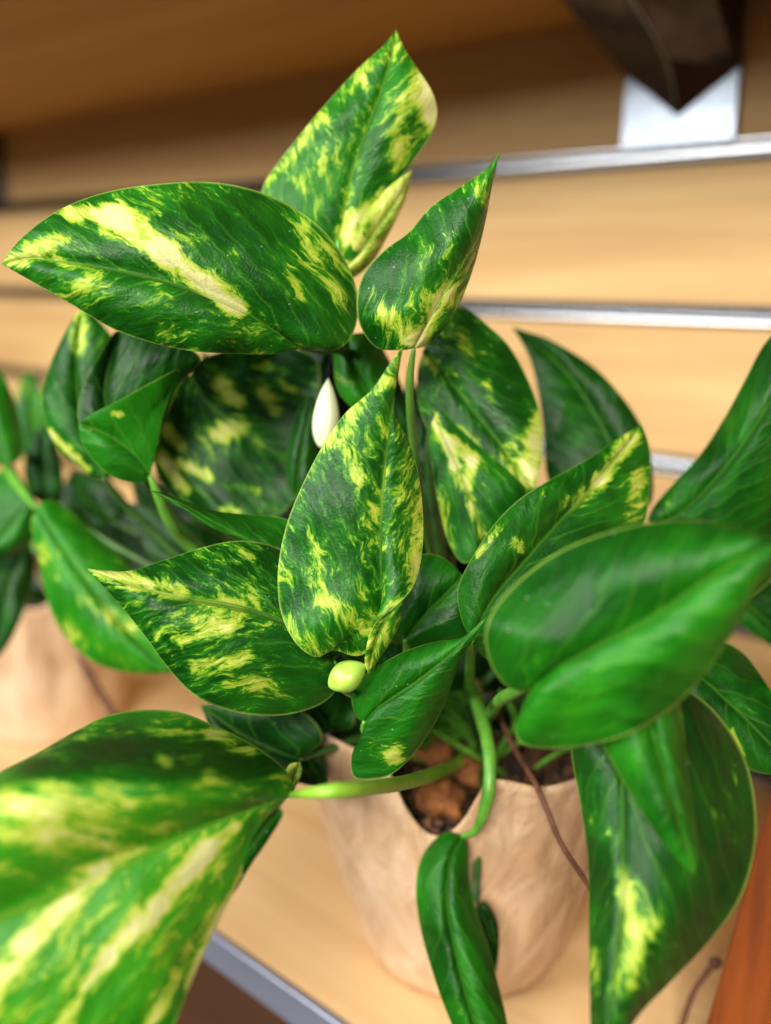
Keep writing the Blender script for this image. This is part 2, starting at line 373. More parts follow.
# pointed leaf with yellow streak
leaf(plant, [(472,640,.350),(492,600,.352),(525,560,.356),(565,515,.364),(600,477,.372),(625,447,.38),(641,424,.388)],
     [(462,620,.350),(458,590,.350),(471,560,.351),(494,525,.353),(520,499,.358),(550,480,.364),(585,461,.372),(616,440,.380)],
     [(490,660,.360),(530,650,.366),(580,620,.37),(625,570,.375),(645,520,.38),(650,480,.384),(649,448,.387)],
     bl=.006, br=.004, amt=.2, tone=.42, seed=.85,
     patches=[(632,435,600,480,9,.75),(600,482,568,505,9,.45),(515,543,519,549,7,.45),(478,555,505,522,4,.5),(640,470,632,515,8,.3),(555,555,590,520,8,.15),(540,490,620,445,6,.15)],
     stalk=[(470,680,.40),(478,712,.482)], label='bright pointed leaf with a yellow streak near its tip')
# big smooth leaf right front
leaf(plant, [(533,684,.300),(560,665,.293),(600,645,.286),(650,618,.280),(695,588,.274),(735,562,.270),(772,545,.268),(815,535,.268)],
     [(522,692,.302),(503,682,.304),(488,655,.305),(488,622,.304),(512,588,.302),(552,556,.298),(600,535,.292),(650,523,.287),(700,521,.282),(740,529,.276),(778,536,.272)],
     [(524,705,.303),(515,728,.304),(525,745,.304),(560,748,.302),(602,742,.298),(642,727,.292),(682,699,.286),(712,663,.281),(740,620,.276),(762,580,.272),(790,556,.270)],
     bl=.009, br=.008, ds=.93, amt=-.02, tone=.36, tp=[(560,705,740,590,34,.32)], seed=.07, wav=.0022,  # tone patch paints the lit band along the lower half
     patches=[(533,655,536,662,5,.4),(545,580,550,590,6,.2),(590,655,600,650,9,.28),(620,723,628,718,6,.3),(600,600,620,590,5,.15)],
     stalk=[(500,700,.34),(490,715,.42),(482,722,.482)], sr=.002, label='broad smooth plain green leaf, front right')
# hanging leaf lower right
leaf(plant, [(628,712,.345),(622,770,.330),(622,850,.318),(618,920,.310),(610,1000,.304),(600,1090,.302)],
     [(600,700,.352),(575,722,.350),(572,755,.346),(580,800,.340),(588,860,.334),(589,930,.326),(590,990,.318),(592,1050,.31)],
     [(655,680,.350),(695,695,.348),(725,724,.345),(747,765,.342),(756,815,.338),(752,862,.334),(736,905,.328),(703,948,.322),(668,984,.316),(635,1020,.310),(612,1065,.305)],
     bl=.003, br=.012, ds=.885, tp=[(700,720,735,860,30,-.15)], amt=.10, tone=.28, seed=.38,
     patches=[(628,895,645,930,20,.45),(636,930,624,985,15,.42),(625,960,620,1010,12,.2),(622,870,628,900,10,.45),(596,950,594,1020,7,.45),(612,830,616,860,6,.15)],
     stalk=[(600,690,.38),(540,700,.45),(490,722,.482)], label='large dark hanging leaf with one cream blotch')
# narrow brighter leaf in front of it
leaf(plant, [(640,690,.318),(655,740,.312),(670,790,.308),(683,835,.306),(694,874,.306)],
     [(600,700,.322),(598,732,.320),(618,772,.316),(642,812,.312),(666,846,.309),(682,864,.307)],
     [(672,690,.322),(682,720,.320),(686,760,.318),(692,800,.314),(697,835,.31),(698,858,.308)],
     bl=.006, br=.004, ds=.885, amt=-.05, tone=.46, seed=.44, NR=60, stalk=[(610,690,.36),(540,705,.45),(486,722,.482)])
# leaf at right edge, low
leaf(plant, [(690,668,.372),(715,690,.37),(745,718,.37),(790,765,.37)],
     [(700,645,.374),(722,642,.376),(745,655,.378),(768,686,.378),(795,725,.375)],
     [(680,690,.372),(690,715,.372),(715,742,.372),(742,765,.371),(770,774,.37)],
     amt=.05, tone=.35, seed=.59, patches=[(730,735,742,752,7,.6),(750,700,765,720,9,.2)], stalk=[(640,690,.40),(550,715,.46),(488,722,.482)])
# tall leaf at right edge
leaf(plant, [(655,528,.42),(690,505,.41),(722,470,.40),(752,430,.39),(790,370,.385),(830,310,.38)],
     [(648,520,.42),(655,505,.418),(675,482,.414),(700,455,.41),(725,417,.405),(745,380,.40),(766,342,.395),(800,310,.39)],
     [(670,560,.43),(700,590,.435),(740,600,.435),(780,570,.43),(815,500,.42),(835,400,.40)],
     bl=.003, br=.01, amt=-.08, tone=.34, seed=.24, patches=[(655,518,680,495,7,.4)], stalk=[(620,590,.44),(530,690,.47),(484,722,.482)])
leaf(plant, [(700,575,.45),(740,600,.45),(790,640,.45)], [(720,560,.45),(760,575,.45),(800,600,.45)], [(705,600,.45),(745,628,.45),(780,650,.45)],
     amt=-.1, tone=.3, NR=40, NC=10, stalk=[(640,620,.46),(540,700,.475),(484,722,.482)])
# left of centre, tip at left
leaf(plant, [(334,662,.352),(312,640,.346),(285,621,.340),(240,605,.334),(190,597,.329),(140,587,.325),(112,578,.324),(88,569,.325)],
     [(345,640,.354),(340,610,.356),(325,580,.356),(300,560,.354),(272,546,.351),(240,541,.347),(205,547,.342),(165,560,.336),(130,571,.330),(105,571,.327)],
     [(338,685,.354),(322,703,.354),(290,714,.352),(255,715,.348),(222,708,.343),(193,694,.338),(168,668,.334),(148,640,.331),(128,614,.328),(108,591,.326)],
     bl=.006, br=.009, amt=.38, tone=.36, seed=.69,
     patches=[(90,570,180,592,8,.5),(200,600,240,604,6,.2),(195,668,245,655,9,.35),(268,665,276,660,8,.4),(170,630,185,640,8,.35),(200,625,235,620,8,.25),(270,650,320,690,18,-.3),(200,700,320,705,10,-.3),(225,560,260,552,7,.2),(215,618,230,630,6,.25),(150,625,175,665,4,.2)],
     stalk=[(350,690,.38),(420,720,.45),(478,724,.482)], label='marbled leaf pointing left below the centre leaf')
# leaf seen edge on
leaf(plant, [(300,560,.36),(270,548,.356),(238,535,.352),(205,518,.348),(178,502,.345),(150,490,.343)],
     [(302,535,.37),(285,519,.369),(250,515,.365),(215,511,.36),(185,501,.353),(168,495,.348)],
     [(290,563,.358),(262,552,.357),(235,540,.354),(206,524,.350),(180,508,.347)],
     bl=.002, br=.001, amt=.03, tone=.42, seed=.15, NR=60, stalk=[(340,580,.40),(430,660,.45),(478,715,.482)])
# folded leaf seen from below, left: bright near half, darker far leaf behind
leaf(plant, [(150,476,.392),(135,455,.388),(112,438,.384),(92,428,.382),(79,424,.381)],
     [(157,445,.390),(163,415,.387),(172,388,.384),(180,369,.380),(160,378,.377),(136,391,.376),(112,404,.377),(92,414,.379)],
     [(146,482,.393),(134,483,.392),(113,477,.389),(94,461,.386),(82,442,.383)],
     bl=.002, br=.003, amt=.04, tone=.56, seed=.28, patches=[(113,414,122,414,4,.8),(89,430,91,430,2,.5)], NR=60,
     stalk=[(158,495,.396),(172,525,.41),(200,556,.43),(300,640,.46),(470,718,.482)], sr=.0019, label='bright folded leaf with one yellow spot seen from below')
leaf(plant, [(140,452,.402),(118,430,.402),(105,400,.40),(108,365,.40),(120,330,.40)],
     [(120,455,.402),(90,440,.40),(78,415,.398),(84,385,.396),(98,358,.396),(112,335,.398)],
     [(160,430,.402),(180,385,.396),(200,362,.392),(190,348,.392),(160,335,.394),(138,328,.397)],
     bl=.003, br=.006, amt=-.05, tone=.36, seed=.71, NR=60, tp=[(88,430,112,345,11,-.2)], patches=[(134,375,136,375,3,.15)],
     stalk=[(160,500,.42),(300,640,.46),(470,718,.482)], smat=STEMD)
# leaf behind it at far left
leaf(plant, [(104,478,.42),(88,440,.42),(78,400,.42),(76,355,.42),(82,308,.42)],
     [(88,474,.425),(62,452,.425),(46,425,.424),(42,395,.424),(50,365,.424),(64,335,.422),(74,318,.421)],
     [(118,470,.425),(128,430,.425),(128,390,.425),(116,345,.424),(98,320,.422)],
     bl=.006, br=.006, amt=.18, tone=.36, seed=.46, patches=[(80,315,75,350,10,.5),(50,432,88,470,4,.8),(86,345,84,355,5,.3)],
     stalk=[(140,520,.44),(260,620,.46),(465,716,.482)], smat=STEMD)
# shaded, yellow flecked leaf in the middle of the plant
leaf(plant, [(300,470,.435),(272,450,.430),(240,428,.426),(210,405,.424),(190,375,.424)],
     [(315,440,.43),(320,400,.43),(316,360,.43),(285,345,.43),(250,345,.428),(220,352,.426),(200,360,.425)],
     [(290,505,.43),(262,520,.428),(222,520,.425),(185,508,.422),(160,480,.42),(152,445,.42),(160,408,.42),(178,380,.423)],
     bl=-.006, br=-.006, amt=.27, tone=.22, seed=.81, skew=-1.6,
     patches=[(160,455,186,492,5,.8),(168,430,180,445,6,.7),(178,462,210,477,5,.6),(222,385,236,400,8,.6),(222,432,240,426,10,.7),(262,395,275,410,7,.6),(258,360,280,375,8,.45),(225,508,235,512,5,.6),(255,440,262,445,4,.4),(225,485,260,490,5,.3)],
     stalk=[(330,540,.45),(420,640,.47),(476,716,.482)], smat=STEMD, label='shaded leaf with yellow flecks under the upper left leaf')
leaf(plant, [(296,498,.415),(298,470,.413),(304,435,.412),(312,395,.412)], [(288,480,.416),(288,450,.416),(298,410,.415)], [(310,490,.418),(318,455,.418),(318,415,.416)],
     amt=.0, tone=.3, NR=40, NC=8, bl=.004, br=.004, stalk=[(320,560,.44),(420,660,.47),(476,716,.482)], smat=STEMD)
# bluish small leaf by the bud
leaf(plant, [(372,402,.395),(362,385,.394),(352,362,.393),(346,335,.393)], [(355,408,.397),(338,390,.397),(334,362,.396),(336,335,.395)], [(388,395,.397),(388,365,.397),(374,335,.395)],
     amt=.22, tone=.55, NR=40, NC=10, bl=.004, br=.004, stalk=[(378,470,.41),(420,610,.45),(478,712,.482)], smat=STEMD)
# round leaf right of the centre leaf's foot
leaf(plant, [(405,640,.37),(425,615,.366),(445,595,.364),(462,575,.364)],
     [(395,620,.372),(396,585,.372),(408,562,.371),(425,554,.370),(445,559,.367)],
     [(420,655,.372),(448,650,.371),(472,642,.370),(480,618,.369),(474,592,.367)],
     amt=-.05, tone=.38, NR=50, bl=.006, br=.006, seed=.35, patches=[(442,610,446,614,5,.25),(395,580,398,620,7,.6)], stalk=[(420,680,.41),(476,718,.482)])
# folded leaf below the centre
leaf(plant, [(364,722,.345),(380,706,.341),(411,685,.336),(435,667,.332),(455,650,.330),(470,634,.328),(486,618,.326)],
     [(356,715,.348),(352,695,.349),(362,678,.348),(382,664,.346),(404,652,.343),(431,643,.338),(460,638,.332),(474,628,.329)],
     [(362,735,.347),(352,755,.350),(354,777,.352),(372,779,.352),(390,775,.351),(411,757,.349),(431,729,.346),(447,697,.342),(459,663,.336),(473,640,.330)],
     bl=.004, br=.005, amt=-.02, tone=.42, seed=.55, patches=[(372,745,398,755,12,.55),(392,760,400,745,9,.35),(402,680,412,690,6,.2),(470,632,485,620,4,.3)],
     stalk=[(372,735,.37),(420,745,.44),(475,730,.482)], label='small folded leaf with a speckled lower lobe')
# big leaf front left
leaf(plant, [(290,795,.268),(255,807,.262),(215,822,.256),(165,843,.250),(110,866,.245),(50,893,.240),(-20,925,.236),(-110,975,.232)],
     [(293,789,.272),(290,777,.276),(279,764,.282),(253,745,.290),(215,726,.294),(172,711,.296),(118,713,.294),(78,730,.290),(38,753,.284),(-5,776,.276),(-60,820,.262),(-95,890,.245)],
     [(285,800,.271),(273,818,.272),(258,848,.270),(240,880,.266),(222,915,.262),(206,948,.258),(190,985,.254),(168,1035,.248),(120,1085,.243),(40,1100,.238),(-50,1060,.234)],
     LM=[(283,790,.267),(268,784,.262),(240,785,.252),(205,780,.245),(160,774,.240),(115,772,.236),(75,774,.233),(35,783,.230),(0,800,.229),(-40,835,.230),(-90,910,.230)],
     bl=0, br=.007, ds=1.1, amt=.46, tone=.66, seed=.61, NR=110, NC=22, wav=.0014,
     patches=[(230,725,60,760,35,-.2),(250,760,140,760,18,-.15),(0,800,50,806,9,.4),(60,800,110,812,6,.3),(0,835,110,842,8,.4),(-20,870,40,872,5,.3),(100,790,130,800,7,.25),(150,800,180,800,5,.2),
              (235,825,205,850,6,.6),(205,850,160,905,9,.7),(160,905,110,955,8,.65),(110,955,65,1024,8,.6),(105,872,70,905,7,.6),(70,905,20,945,9,.5),(20,945,-20,1010,12,.5),(215,900,175,975,4,.35),(175,975,150,1024,6,.45),
              (284,806,262,842,3,.7),(262,842,222,915,5,.75),(222,915,190,985,6,.7),(245,850,185,930,7,-.3),(150,870,100,930,5,-.2),
              (120,860,75,880,5,.3),(150,735,190,738,6,.3),(210,735,250,752,6,.5),(160,758,166,762,6,.5),(205,776,212,772,6,.45),(110,732,130,736,5,.3),(290,790,240,765,14,-.2)],
     stalk=[(330,791,.278),(375,787,.30),(415,780,.36),(455,765,.44),(482,740,.482)], sr=.0021, smat=STEMY, skew=1.35, tp=[(-40,870,200,840,50,.25),(180,960,60,1010,60,.2),(265,755,40,755,24,-.5)], label='huge front left leaf with broad cream streaks, out of focus')  # tone patches paint sheen below the fold and shade above it
mesh_edge = leaf(plant, [(280,808,.285),(262,830,.288),(246,855,.290),(235,880,.292),(229,897,.294)], [(270,812,.284),(255,832,.287),(240,858,.290),(231,880,.292)], [(283,815,.286),(268,840,.290),(250,866,.293),(236,890,.294)],
     amt=-.1, tone=.25, NR=30, NC=6, bl=.001, br=.001, name='leaf_margin', stalk=None)
# small hanging leaf bottom centre
leaf(plant, [(462,836,.400),(450,862,.394),(447,905,.388),(457,960,.382),(470,1010,.378),(490,1070,.375)],
     [(448,832,.402),(432,842,.402),(420,862,.400),(416,892,.398),(421,930,.395),(432,970,.39),(446,1010,.385),(465,1050,.38)],
     [(468,845,.402),(469,875,.400),(474,905,.396),(486,940,.392),(497,980,.387),(508,1030,.381),(505,1058,.377)],
     bl=.006, br=.005, amt=.0, tone=.42, seed=.88, patches=[(448,990,460,1010,10,.35),(450,860,452,900,5,.12)],
     stalk=[(477,829,.392),(487,800,.382),(490,765,.385),(486,735,.395),(478,705,.42),(470,680,.46),(478,715,.482)], sr=.0022, label='small narrow leaf hanging in front of the pot')
leaf(plant, [(478,905,.412),(488,930,.41),(492,955,.41),(490,985,.41)], [(486,902,.412),(497,920,.412),(499,945,.411),(496,970,.41)], [(472,915,.412),(474,940,.412),(482,970,.411)],
     amt=-.1, tone=.12, NR=30, NC=8, stalk=[(476,880,.415),(484,800,.42),(478,735,.482)], smat=STEMD)
# added filler leaves; the dark ones put the shade of the gaps into their colour
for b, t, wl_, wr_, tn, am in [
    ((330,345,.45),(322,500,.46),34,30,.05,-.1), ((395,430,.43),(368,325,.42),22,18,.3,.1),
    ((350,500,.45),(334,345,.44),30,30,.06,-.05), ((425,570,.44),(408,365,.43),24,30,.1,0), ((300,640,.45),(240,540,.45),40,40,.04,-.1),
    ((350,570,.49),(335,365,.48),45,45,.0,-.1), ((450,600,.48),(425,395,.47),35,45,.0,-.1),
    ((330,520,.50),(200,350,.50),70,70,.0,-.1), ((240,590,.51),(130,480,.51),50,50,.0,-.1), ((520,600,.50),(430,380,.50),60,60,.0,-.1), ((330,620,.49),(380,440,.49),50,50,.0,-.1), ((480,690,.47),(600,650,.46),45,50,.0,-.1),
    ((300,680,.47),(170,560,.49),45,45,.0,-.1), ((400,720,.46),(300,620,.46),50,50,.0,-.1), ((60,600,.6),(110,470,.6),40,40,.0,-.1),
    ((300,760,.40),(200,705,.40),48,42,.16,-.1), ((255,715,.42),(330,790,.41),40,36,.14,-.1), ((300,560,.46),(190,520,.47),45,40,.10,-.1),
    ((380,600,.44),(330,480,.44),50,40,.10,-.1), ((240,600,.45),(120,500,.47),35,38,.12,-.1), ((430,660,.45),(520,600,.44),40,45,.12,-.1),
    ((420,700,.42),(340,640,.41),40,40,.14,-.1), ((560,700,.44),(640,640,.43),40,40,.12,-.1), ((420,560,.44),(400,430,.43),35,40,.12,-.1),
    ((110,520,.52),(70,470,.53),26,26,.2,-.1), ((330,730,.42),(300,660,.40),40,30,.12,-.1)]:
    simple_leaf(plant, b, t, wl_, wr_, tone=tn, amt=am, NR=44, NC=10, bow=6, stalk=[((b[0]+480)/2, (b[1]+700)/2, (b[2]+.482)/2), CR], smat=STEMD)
leaf(plant, [(286,790,.36),(294,775,.36),(300,762,.36)], [(283,780,.36),(289,765,.36)], [(296,785,.36),(302,772,.36)], amt=.6, tone=.7, NR=20, NC=6, name='leaf_tip', bl=.001, br=.001)

def bud(px, rx, rz, tilt, mat, label, stalkpts, point=1.0):
    c = P(*px); V, Fc = [], []; n, m = 22, 20
    ax = (ZA*0+M @ Vector((math.sin(tilt), math.cos(tilt), .15))).normalized(); s1 = ax.cross(M @ Vector((0, 0, 1))).normalized(); s2 = ax.cross(s1)
    for i in range(n+1):
        t = i/n; r = math.sin(math.pi*t**point)**(.62 if t < .4 else .62+(1.1-point)*1.3*(t-.4)) if 0 < t < 1 else .02
        for j in range(m):
            a = 2*math.pi*j/m; rr = rx*r*(1+.05*math.sin(2*a+6*t)+.04*math.sin(5*a+3*t))*(1-.12*math.exp(-((a-4.2)/.25)**2)); V.append(c+ax*(t-.5)*2*rz+s1*math.cos(a)*rr+s2*math.sin(a)*rr)
    for i in range(n):
        for j in range(m): Fc.append((i*m+j, i*m+(j+1) % m, (i+1)*m+(j+1) % m, (i+1)*m+j))
    o = mesh('leaf_bud', V, Fc, mat, plant, origin=c); o['label'] = label
    tube('stalk', [c-ax*rz*.8]+PX(stalkpts), .0014, .002, STEM, o)
bud((326,414,.385), .0053, .0145, .08, BUD, 'cream white rolled new leaf', [(335,470,.40),(380,600,.44),(470,712,.482)], point=.78)
bud((347,676,.335), .0054, .0078, 1.0, BUDG, 'pale yellow green curled bud', [(365,700,.36),(430,730,.44),(476,725,.482)])
# creeping stems and roots
tube('stem', PX([(478,745,.47),(470,715,.455),(478,690,.45),(500,670,.44),(530,660,.42)]), .0026, .0018, STEMD, plant)
for pts, r in [([(410,700,.44),(450,720,.455),(475,745,.47)], .0016), ([(430,690,.43),(455,715,.45),(478,740,.47)], .0018), ([(360,690,.42),(420,760,.45),(480,750,.47)], .0012),
               ([(400,715,.43),(440,735,.44),(490,765,.45),(505,775,.46)], .0015), ([(500,690,.43),(515,720,.44),(500,750,.455),(490,770,.465)], .0017), ([(560,715,.42),(530,735,.44),(500,755,.46)], .0016),
               ([(535,768,.43),(560,752,.44),(590,742,.45)], .0012)]:
    tube('stem', PX(pts), r, r*.8, STEM, plant)
tube('sheath', PX([(472,676,.452),(475,690,.438),(480,706,.43),(484,716,.424)]), .0034, .0026, SHEATH, plant, n=12)
tube('aerial_root', PX([(490,690,.45),(510,740,.41),(536,785,.385),(548,812,.38),(562,845,.378),(592,890,.378)]), .0013, .0011, TWIG, plant)
tube('aerial_root', PX([(716,962,.44),(705,975,.44),(690,1000,.44),(672,1060,.44)]), .0014, .0012, TWIG, plant)
tube('knot', PX([(712,966,.44),(716,962,.438),(719,964,.438)]), .003, .002, TWIG, plant, n=8)
tube('stem', PX([(85,525,.48),(110,543,.475),(140,560,.47),(230,610,.47),(400,700,.475),(470,722,.482)]), .0017, .0022, STEMD, plant)

# ---- main pot
pot = thing('plant_pot', (-.26, -.265, 0), 'crinkled kraft paper wrapped pot holding the large pothos at the shelf front', 'pot')
def wrap(parent, c, rb, rt, h, notch=None, seed=0.0, mat=KRAFT, name='paper_wrap'):
    V, Fc = [], []; n, m, th = 160, 30, .0016
    def top(a):
        z = h+.0035*math.sin(3*a+seed)+.002*math.sin(7*a+1+seed)+.0015*math.sin(13*a)
        if notch:
            d = abs((a-notch[0]+math.pi) % (2*math.pi)-math.pi)/notch[1]
            if d < 1: z -= notch[2]*(1-d*d)**.7
        return z
    for inner in (0, 1):
        for i in range(m+1):
            t = i/m
            for j in range(n):
                a = 2*math.pi*j/n; z = top(a)*t
                r = rb+(rt-rb)*(z/h)**.9
                f = t**.7*(.0028*abs(math.sin(4.5*a+seed))+.0016*math.sin(11*a+3*t+seed)); f += .0012*noise.noise(Vector((math.cos(a)*3, math.sin(a)*3, t*3+seed)))
                r += f*(1 if t > .02 else 0)-inner*th
                V.append((c[0]+r*math.cos(a), c[1]+r*math.sin(a), z+(.001 if inner and i == 0 else 0)))
    N = (m+1)*n
    for i in range(m):
        for j in range(n):
            q = (i*n+j, i*n+(j+1) % n, (i+1)*n+(j+1) % n, (i+1)*n+j); Fc.append(q); Fc.append(tuple(x+N for x in q[::-1]))
    for j in range(n):
        Fc.append((m*n+j, m*n+(j+1) % n, N+m*n+(j+1) % n, N+m*n+j))
    Fc.append(tuple(range(n))[::-1])
    return mesh(name, V, Fc, mat, parent)
r0 = ray(437, 800); 
k = 1.0; best = 9; nang = 0
for i in range(360):
    a = math.radians(i); p = Vector((-.26+.086*math.cos(a), -.265+.086*math.sin(a), .12)); q = M.transposed() @ (p-CAM)
    if q.z < -.1:
        x = CX+F*q.x/-q.z; y = CY-F*q.y/-q.z
        if y > 720 and abs(x-437) < best: best = abs(x-437); nang = a
wrap(pot, (-.26, -.265), .05, .090, .142, notch=(nang, .22, .031))
def soil(parent, c, r, z, name='soil'):
    V = [(c[0], c[1], z)]; Fc = []; n = 60; m = 14
    for i in range(1, m+1):
        for j in range(n):
            a = 2*math.pi*j/n; rr = r*i/m; x, y = c[0]+rr*math.cos(a), c[1]+rr*math.sin(a)
            V.append((x, y, z+.006*noise.noise(Vector((x, y, 0))*60)+.003*noise.noise(Vector((x, y, 3))*180)))
    for j in range(n): Fc.append((0, 1+j, 1+(j+1) % n))
    for i in range(m-1):
        for j in range(n): Fc.append((1+i*n+j, 1+(i+1)*n+j, 1+(i+1)*n+(j+1) % n, 1+i*n+(j+1) % n))
    return mesh(name, V, Fc, SOIL, parent)
s_ = soil(None, (-.26, -.265), .079, .104, 'potting_soil'); tag(s_, 'dark potting soil filling the kraft wrapped front pot', 'soil', kind='stuff')
def chip(c, s, seed, label):
    V, Fc = [], []; n, m = 14, 10
    for i in range(m+1):
        th = math.pi*i/m
        for j in range(n):
            a = 2*math.pi*j/n; d = Vector((math.sin(th)*math.cos(a), math.sin(th)*math.sin(a), math.cos(th)))
            d *= 1+.6*noise.noise(d*1.9+Vector((seed, 0, 0)))+.3*noise.noise(d*5+Vector((seed, 0, 0))); V.append(c+Vector((d.x*s[0], d.y*s[1], d.z*s[2])))
    for i in range(m):
        for j in range(n): Fc.append((i*n+j, (i+1)*n+j, (i+1)*n+(j+1) % n, i*n+(j+1) % n))
    o = mesh('bark_chip', V, Fc, CHIP, smooth=True); return tag(o, label, 'bark chip', 'bark chips on the potting soil')
def crumbs():
    V, Fc = [], []; rnd = random.Random(5)
    for q in range(1500):
        a = rnd.random()*6.283; rr = .078*math.sqrt(rnd.random()); s = rnd.uniform(.0008, .0032); c = Vector((-.26+rr*math.cos(a), -.265+rr*math.sin(a), .105+rnd.random()*.005))
        b = len(V); R3 = Matrix.Rotation(rnd.random()*6, 3, Vector((rnd.random(), rnd.random(), rnd.random()+.1)).normalized())
        for d in ((1,0,0),(-1,0,0),(0,.8,0),(0,-.8,0),(0,0,.6),(0,0,-.6)): V.append(c+R3 @ Vector(d)*s*rnd.uniform(.7, 1.3))
        for f in ((0,2,4),(2,1,4),(1,3,4),(3,0,4),(2,0,5),(1,2,5),(3,1,5),(0,3,5)): Fc.append(tuple(b+x for x in f))
    return mesh('soil_crumbs', V, Fc, CRUMB, s_, smooth=False)
crumbs()
chip(P(440,800,.425), (.012,.009,.008), 1, 'orange bark chip showing in the notch of the paper rim')
chip(P(428,748,.455), (.013,.010,.008), 4, 'brown bark chip under the speckled folded leaf')
chip(P(470,772,.445), (.008,.008,.006), 7, 'dark bark chip beside the thick hanging stalk')

# ---- neighbour plant at left
def onshelf(x, y, z=0.0):
    r = ray(x, y); return CAM+r*((z-CAM.z)/r.z)
c2 = onshelf(58, 716)
pot2 = thing('plant_pot', (c2.x, c2.y, 0), 'folded brown paper pot behind at the left edge of the shelf', 'pot')
wrap(pot2, (c2.x, c2.y), .052, .062, .115, seed=2.0)
s2_ = soil(None, (c2.x, c2.y), .057, .100, 'potting_soil'); tag(s2_, 'dark soil in the brown paper pot at the left edge', 'soil', kind='stuff')
plant2 = thing('pothos_plant', (c2.x, c2.y, .1), 'green trailing pothos cut off by the left edge of the picture', 'houseplant')
C2 = (58, 560, .66)
leaf(plant2, [(36,508,.47),(60,545,.465),(90,585,.46),(120,622,.458),(158,660,.457),(185,672,.457)],
     [(52,500,.475),(80,520,.478),(110,548,.478),(140,580,.475),(170,615,.47),(190,645,.465)],
     [(31,525,.472),(38,555,.472),(45,590,.471),(56,622,.470),(78,650,.468),(105,667,.465),(140,673,.461)],
     bl=.004, br=.008, amt=.25, tone=.66, seed=.33, patches=[(60,620,85,645,7,.4),(80,598,110,612,9,.3),(95,612,130,628,8,.35),(32,525,42,560,5,.3),(45,580,75,600,12,.1)],
     stalk=[(15,480,.50),(-10,440,.56),(-30,500,.64),C2], sr=.0026, label='broad light green drooping leaf')
leaf(plant2, [(30,500,.50),(0,540,.50),(-40,560,.50)], [(38,525,.51),(25,548,.51),(-5,562,.51)], [(10,470,.51),(-10,480,.51),(-40,520,.51)], amt=-.1, tone=.5, NR=40, NC=10, stalk=[(40,520,.52),(50,545,.6),C2])
leaf(plant2, [(8,465,.50),(-5,430,.50),(-15,390,.50)], [(-15,460,.51),(-30,430,.51),(-25,400,.51)], [(22,455,.51),(20,420,.51),(8,385,.51),(-5,370,.51)], amt=-.05, tone=.58, NR=40, NC=10, stalk=[(20,500,.55),C2])
leaf(plant2, [(46,505,.54),(44,480,.54),(42,455,.54),(43,424,.54)], [(30,495,.545),(24,470,.545),(30,440,.543)], [(60,505,.545),(63,475,.545),(56,440,.543)], amt=-.1, tone=.32, NR=40, NC=10, stalk=[(50,530,.6),C2])
leaf(plant2, [(30,540,.54),(10,580,.53),(0,625,.53),(-10,665,.53)], [(35,570,.54),(24,610,.53),(8,645,.53)], [(5,550,.54),(-20,590,.53),(-20,640,.53)], amt=-.1, tone=.25, NR=40, NC=10, stalk=[(45,530,.6),C2])
leaf(plant2, [(40,470,.66),(33,430,.66),(30,400,.66),(28,370,.66)], [(25,460,.66),(16,425,.66),(18,390,.66)], [(50,460,.66),(52,420,.66),(42,390,.66)], amt=.3, tone=.5, NR=30, NC=8, stalk=[(50,520,.66),C2])
leaf(plant2, [(95,560,.60),(85,530,.60),(78,500,.60),(72,470,.60)], [(75,560,.60),(62,525,.60),(62,490,.60)], [(112,550,.60),(112,515,.60),(95,485,.60)], amt=-.1, tone=.15, NR=30, NC=8, stalk=[(90,590,.64),C2])
leaf(plant2, [(130,590,.60),(125,560,.60),(120,530,.60),(118,500,.60)], [(100,590,.60),(95,560,.60),(100,520,.60)], [(160,590,.60),(170,560,.60),(150,525,.60)], amt=-.1, tone=.1, NR=30, NC=8, stalk=[(110,600,.64),C2])
tube('pale_stalk', PX([(22,545,.56),(40,572,.56),(60,605,.57),(75,640,.58)]), .004, .003, TAN, plant2)
tube('aerial_root', PX([(78,655,.55),(95,685,.55),(112,712,.55),(130,750,.55)]), .0022, .002, TWIG, plant2)

# ---- slat wall
GZ = [.426+.104*k for k in range(-12, 6)]
GZ = sorted(round(z, 4) for z in GZ)
wall = thing('slat_wall', (-.8, .0, GZ[0]), 'pale maple slat wall with bright metal strips in its grooves', 'slat wall')
X0, X1 = -3.2, 1.6; gh = .0074
for i, z in enumerate(GZ[:-1]):
    box('slat', (X0, 0, z+gh), (X1, .018, GZ[i+1]-gh), SLAT, wall, bevel=.0012)
for z in GZ:
    # T-slot insert: back channel, lips and rounded lower lip
    prof = [(.0165, gh-.0004), (.0005, gh-.0006), (-.0010, gh-.0008), (-.0010, gh-.0016), (.0012, gh-.0018), (.013, gh-.0018), (.013, -gh+.0068), (.0012, -gh+.0068)]
    prof += [(.0004-.0034*math.sin(t_), -gh+.0034+.0032*math.cos(t_)) for t_ in [math.pi*q_/10 for q_ in range(11)]]+[(.0165, -gh+.0004)]
    V = [(X0, y, z+q) for y, q in prof]+[(X1, y, z+q) for y, q in prof]; n = len(prof)
    Fc = [(j, (j+1) % n, n+(j+1) % n, n+j) for j in range(n)]+[tuple(range(n))[::-1], tuple(range(n, 2*n))]
    mesh('metal_strip', V, Fc, ALU, wall, smooth=False)
wb = box('wall', (X0, .0185, -1.2), (X1, .06, 1.4), UNDER, bevel=0, kind='structure')
fl = box('floor', (-4, -4, -1.25), (3, .06, -1.2), DARKWOOD, bevel=0, kind='structure')

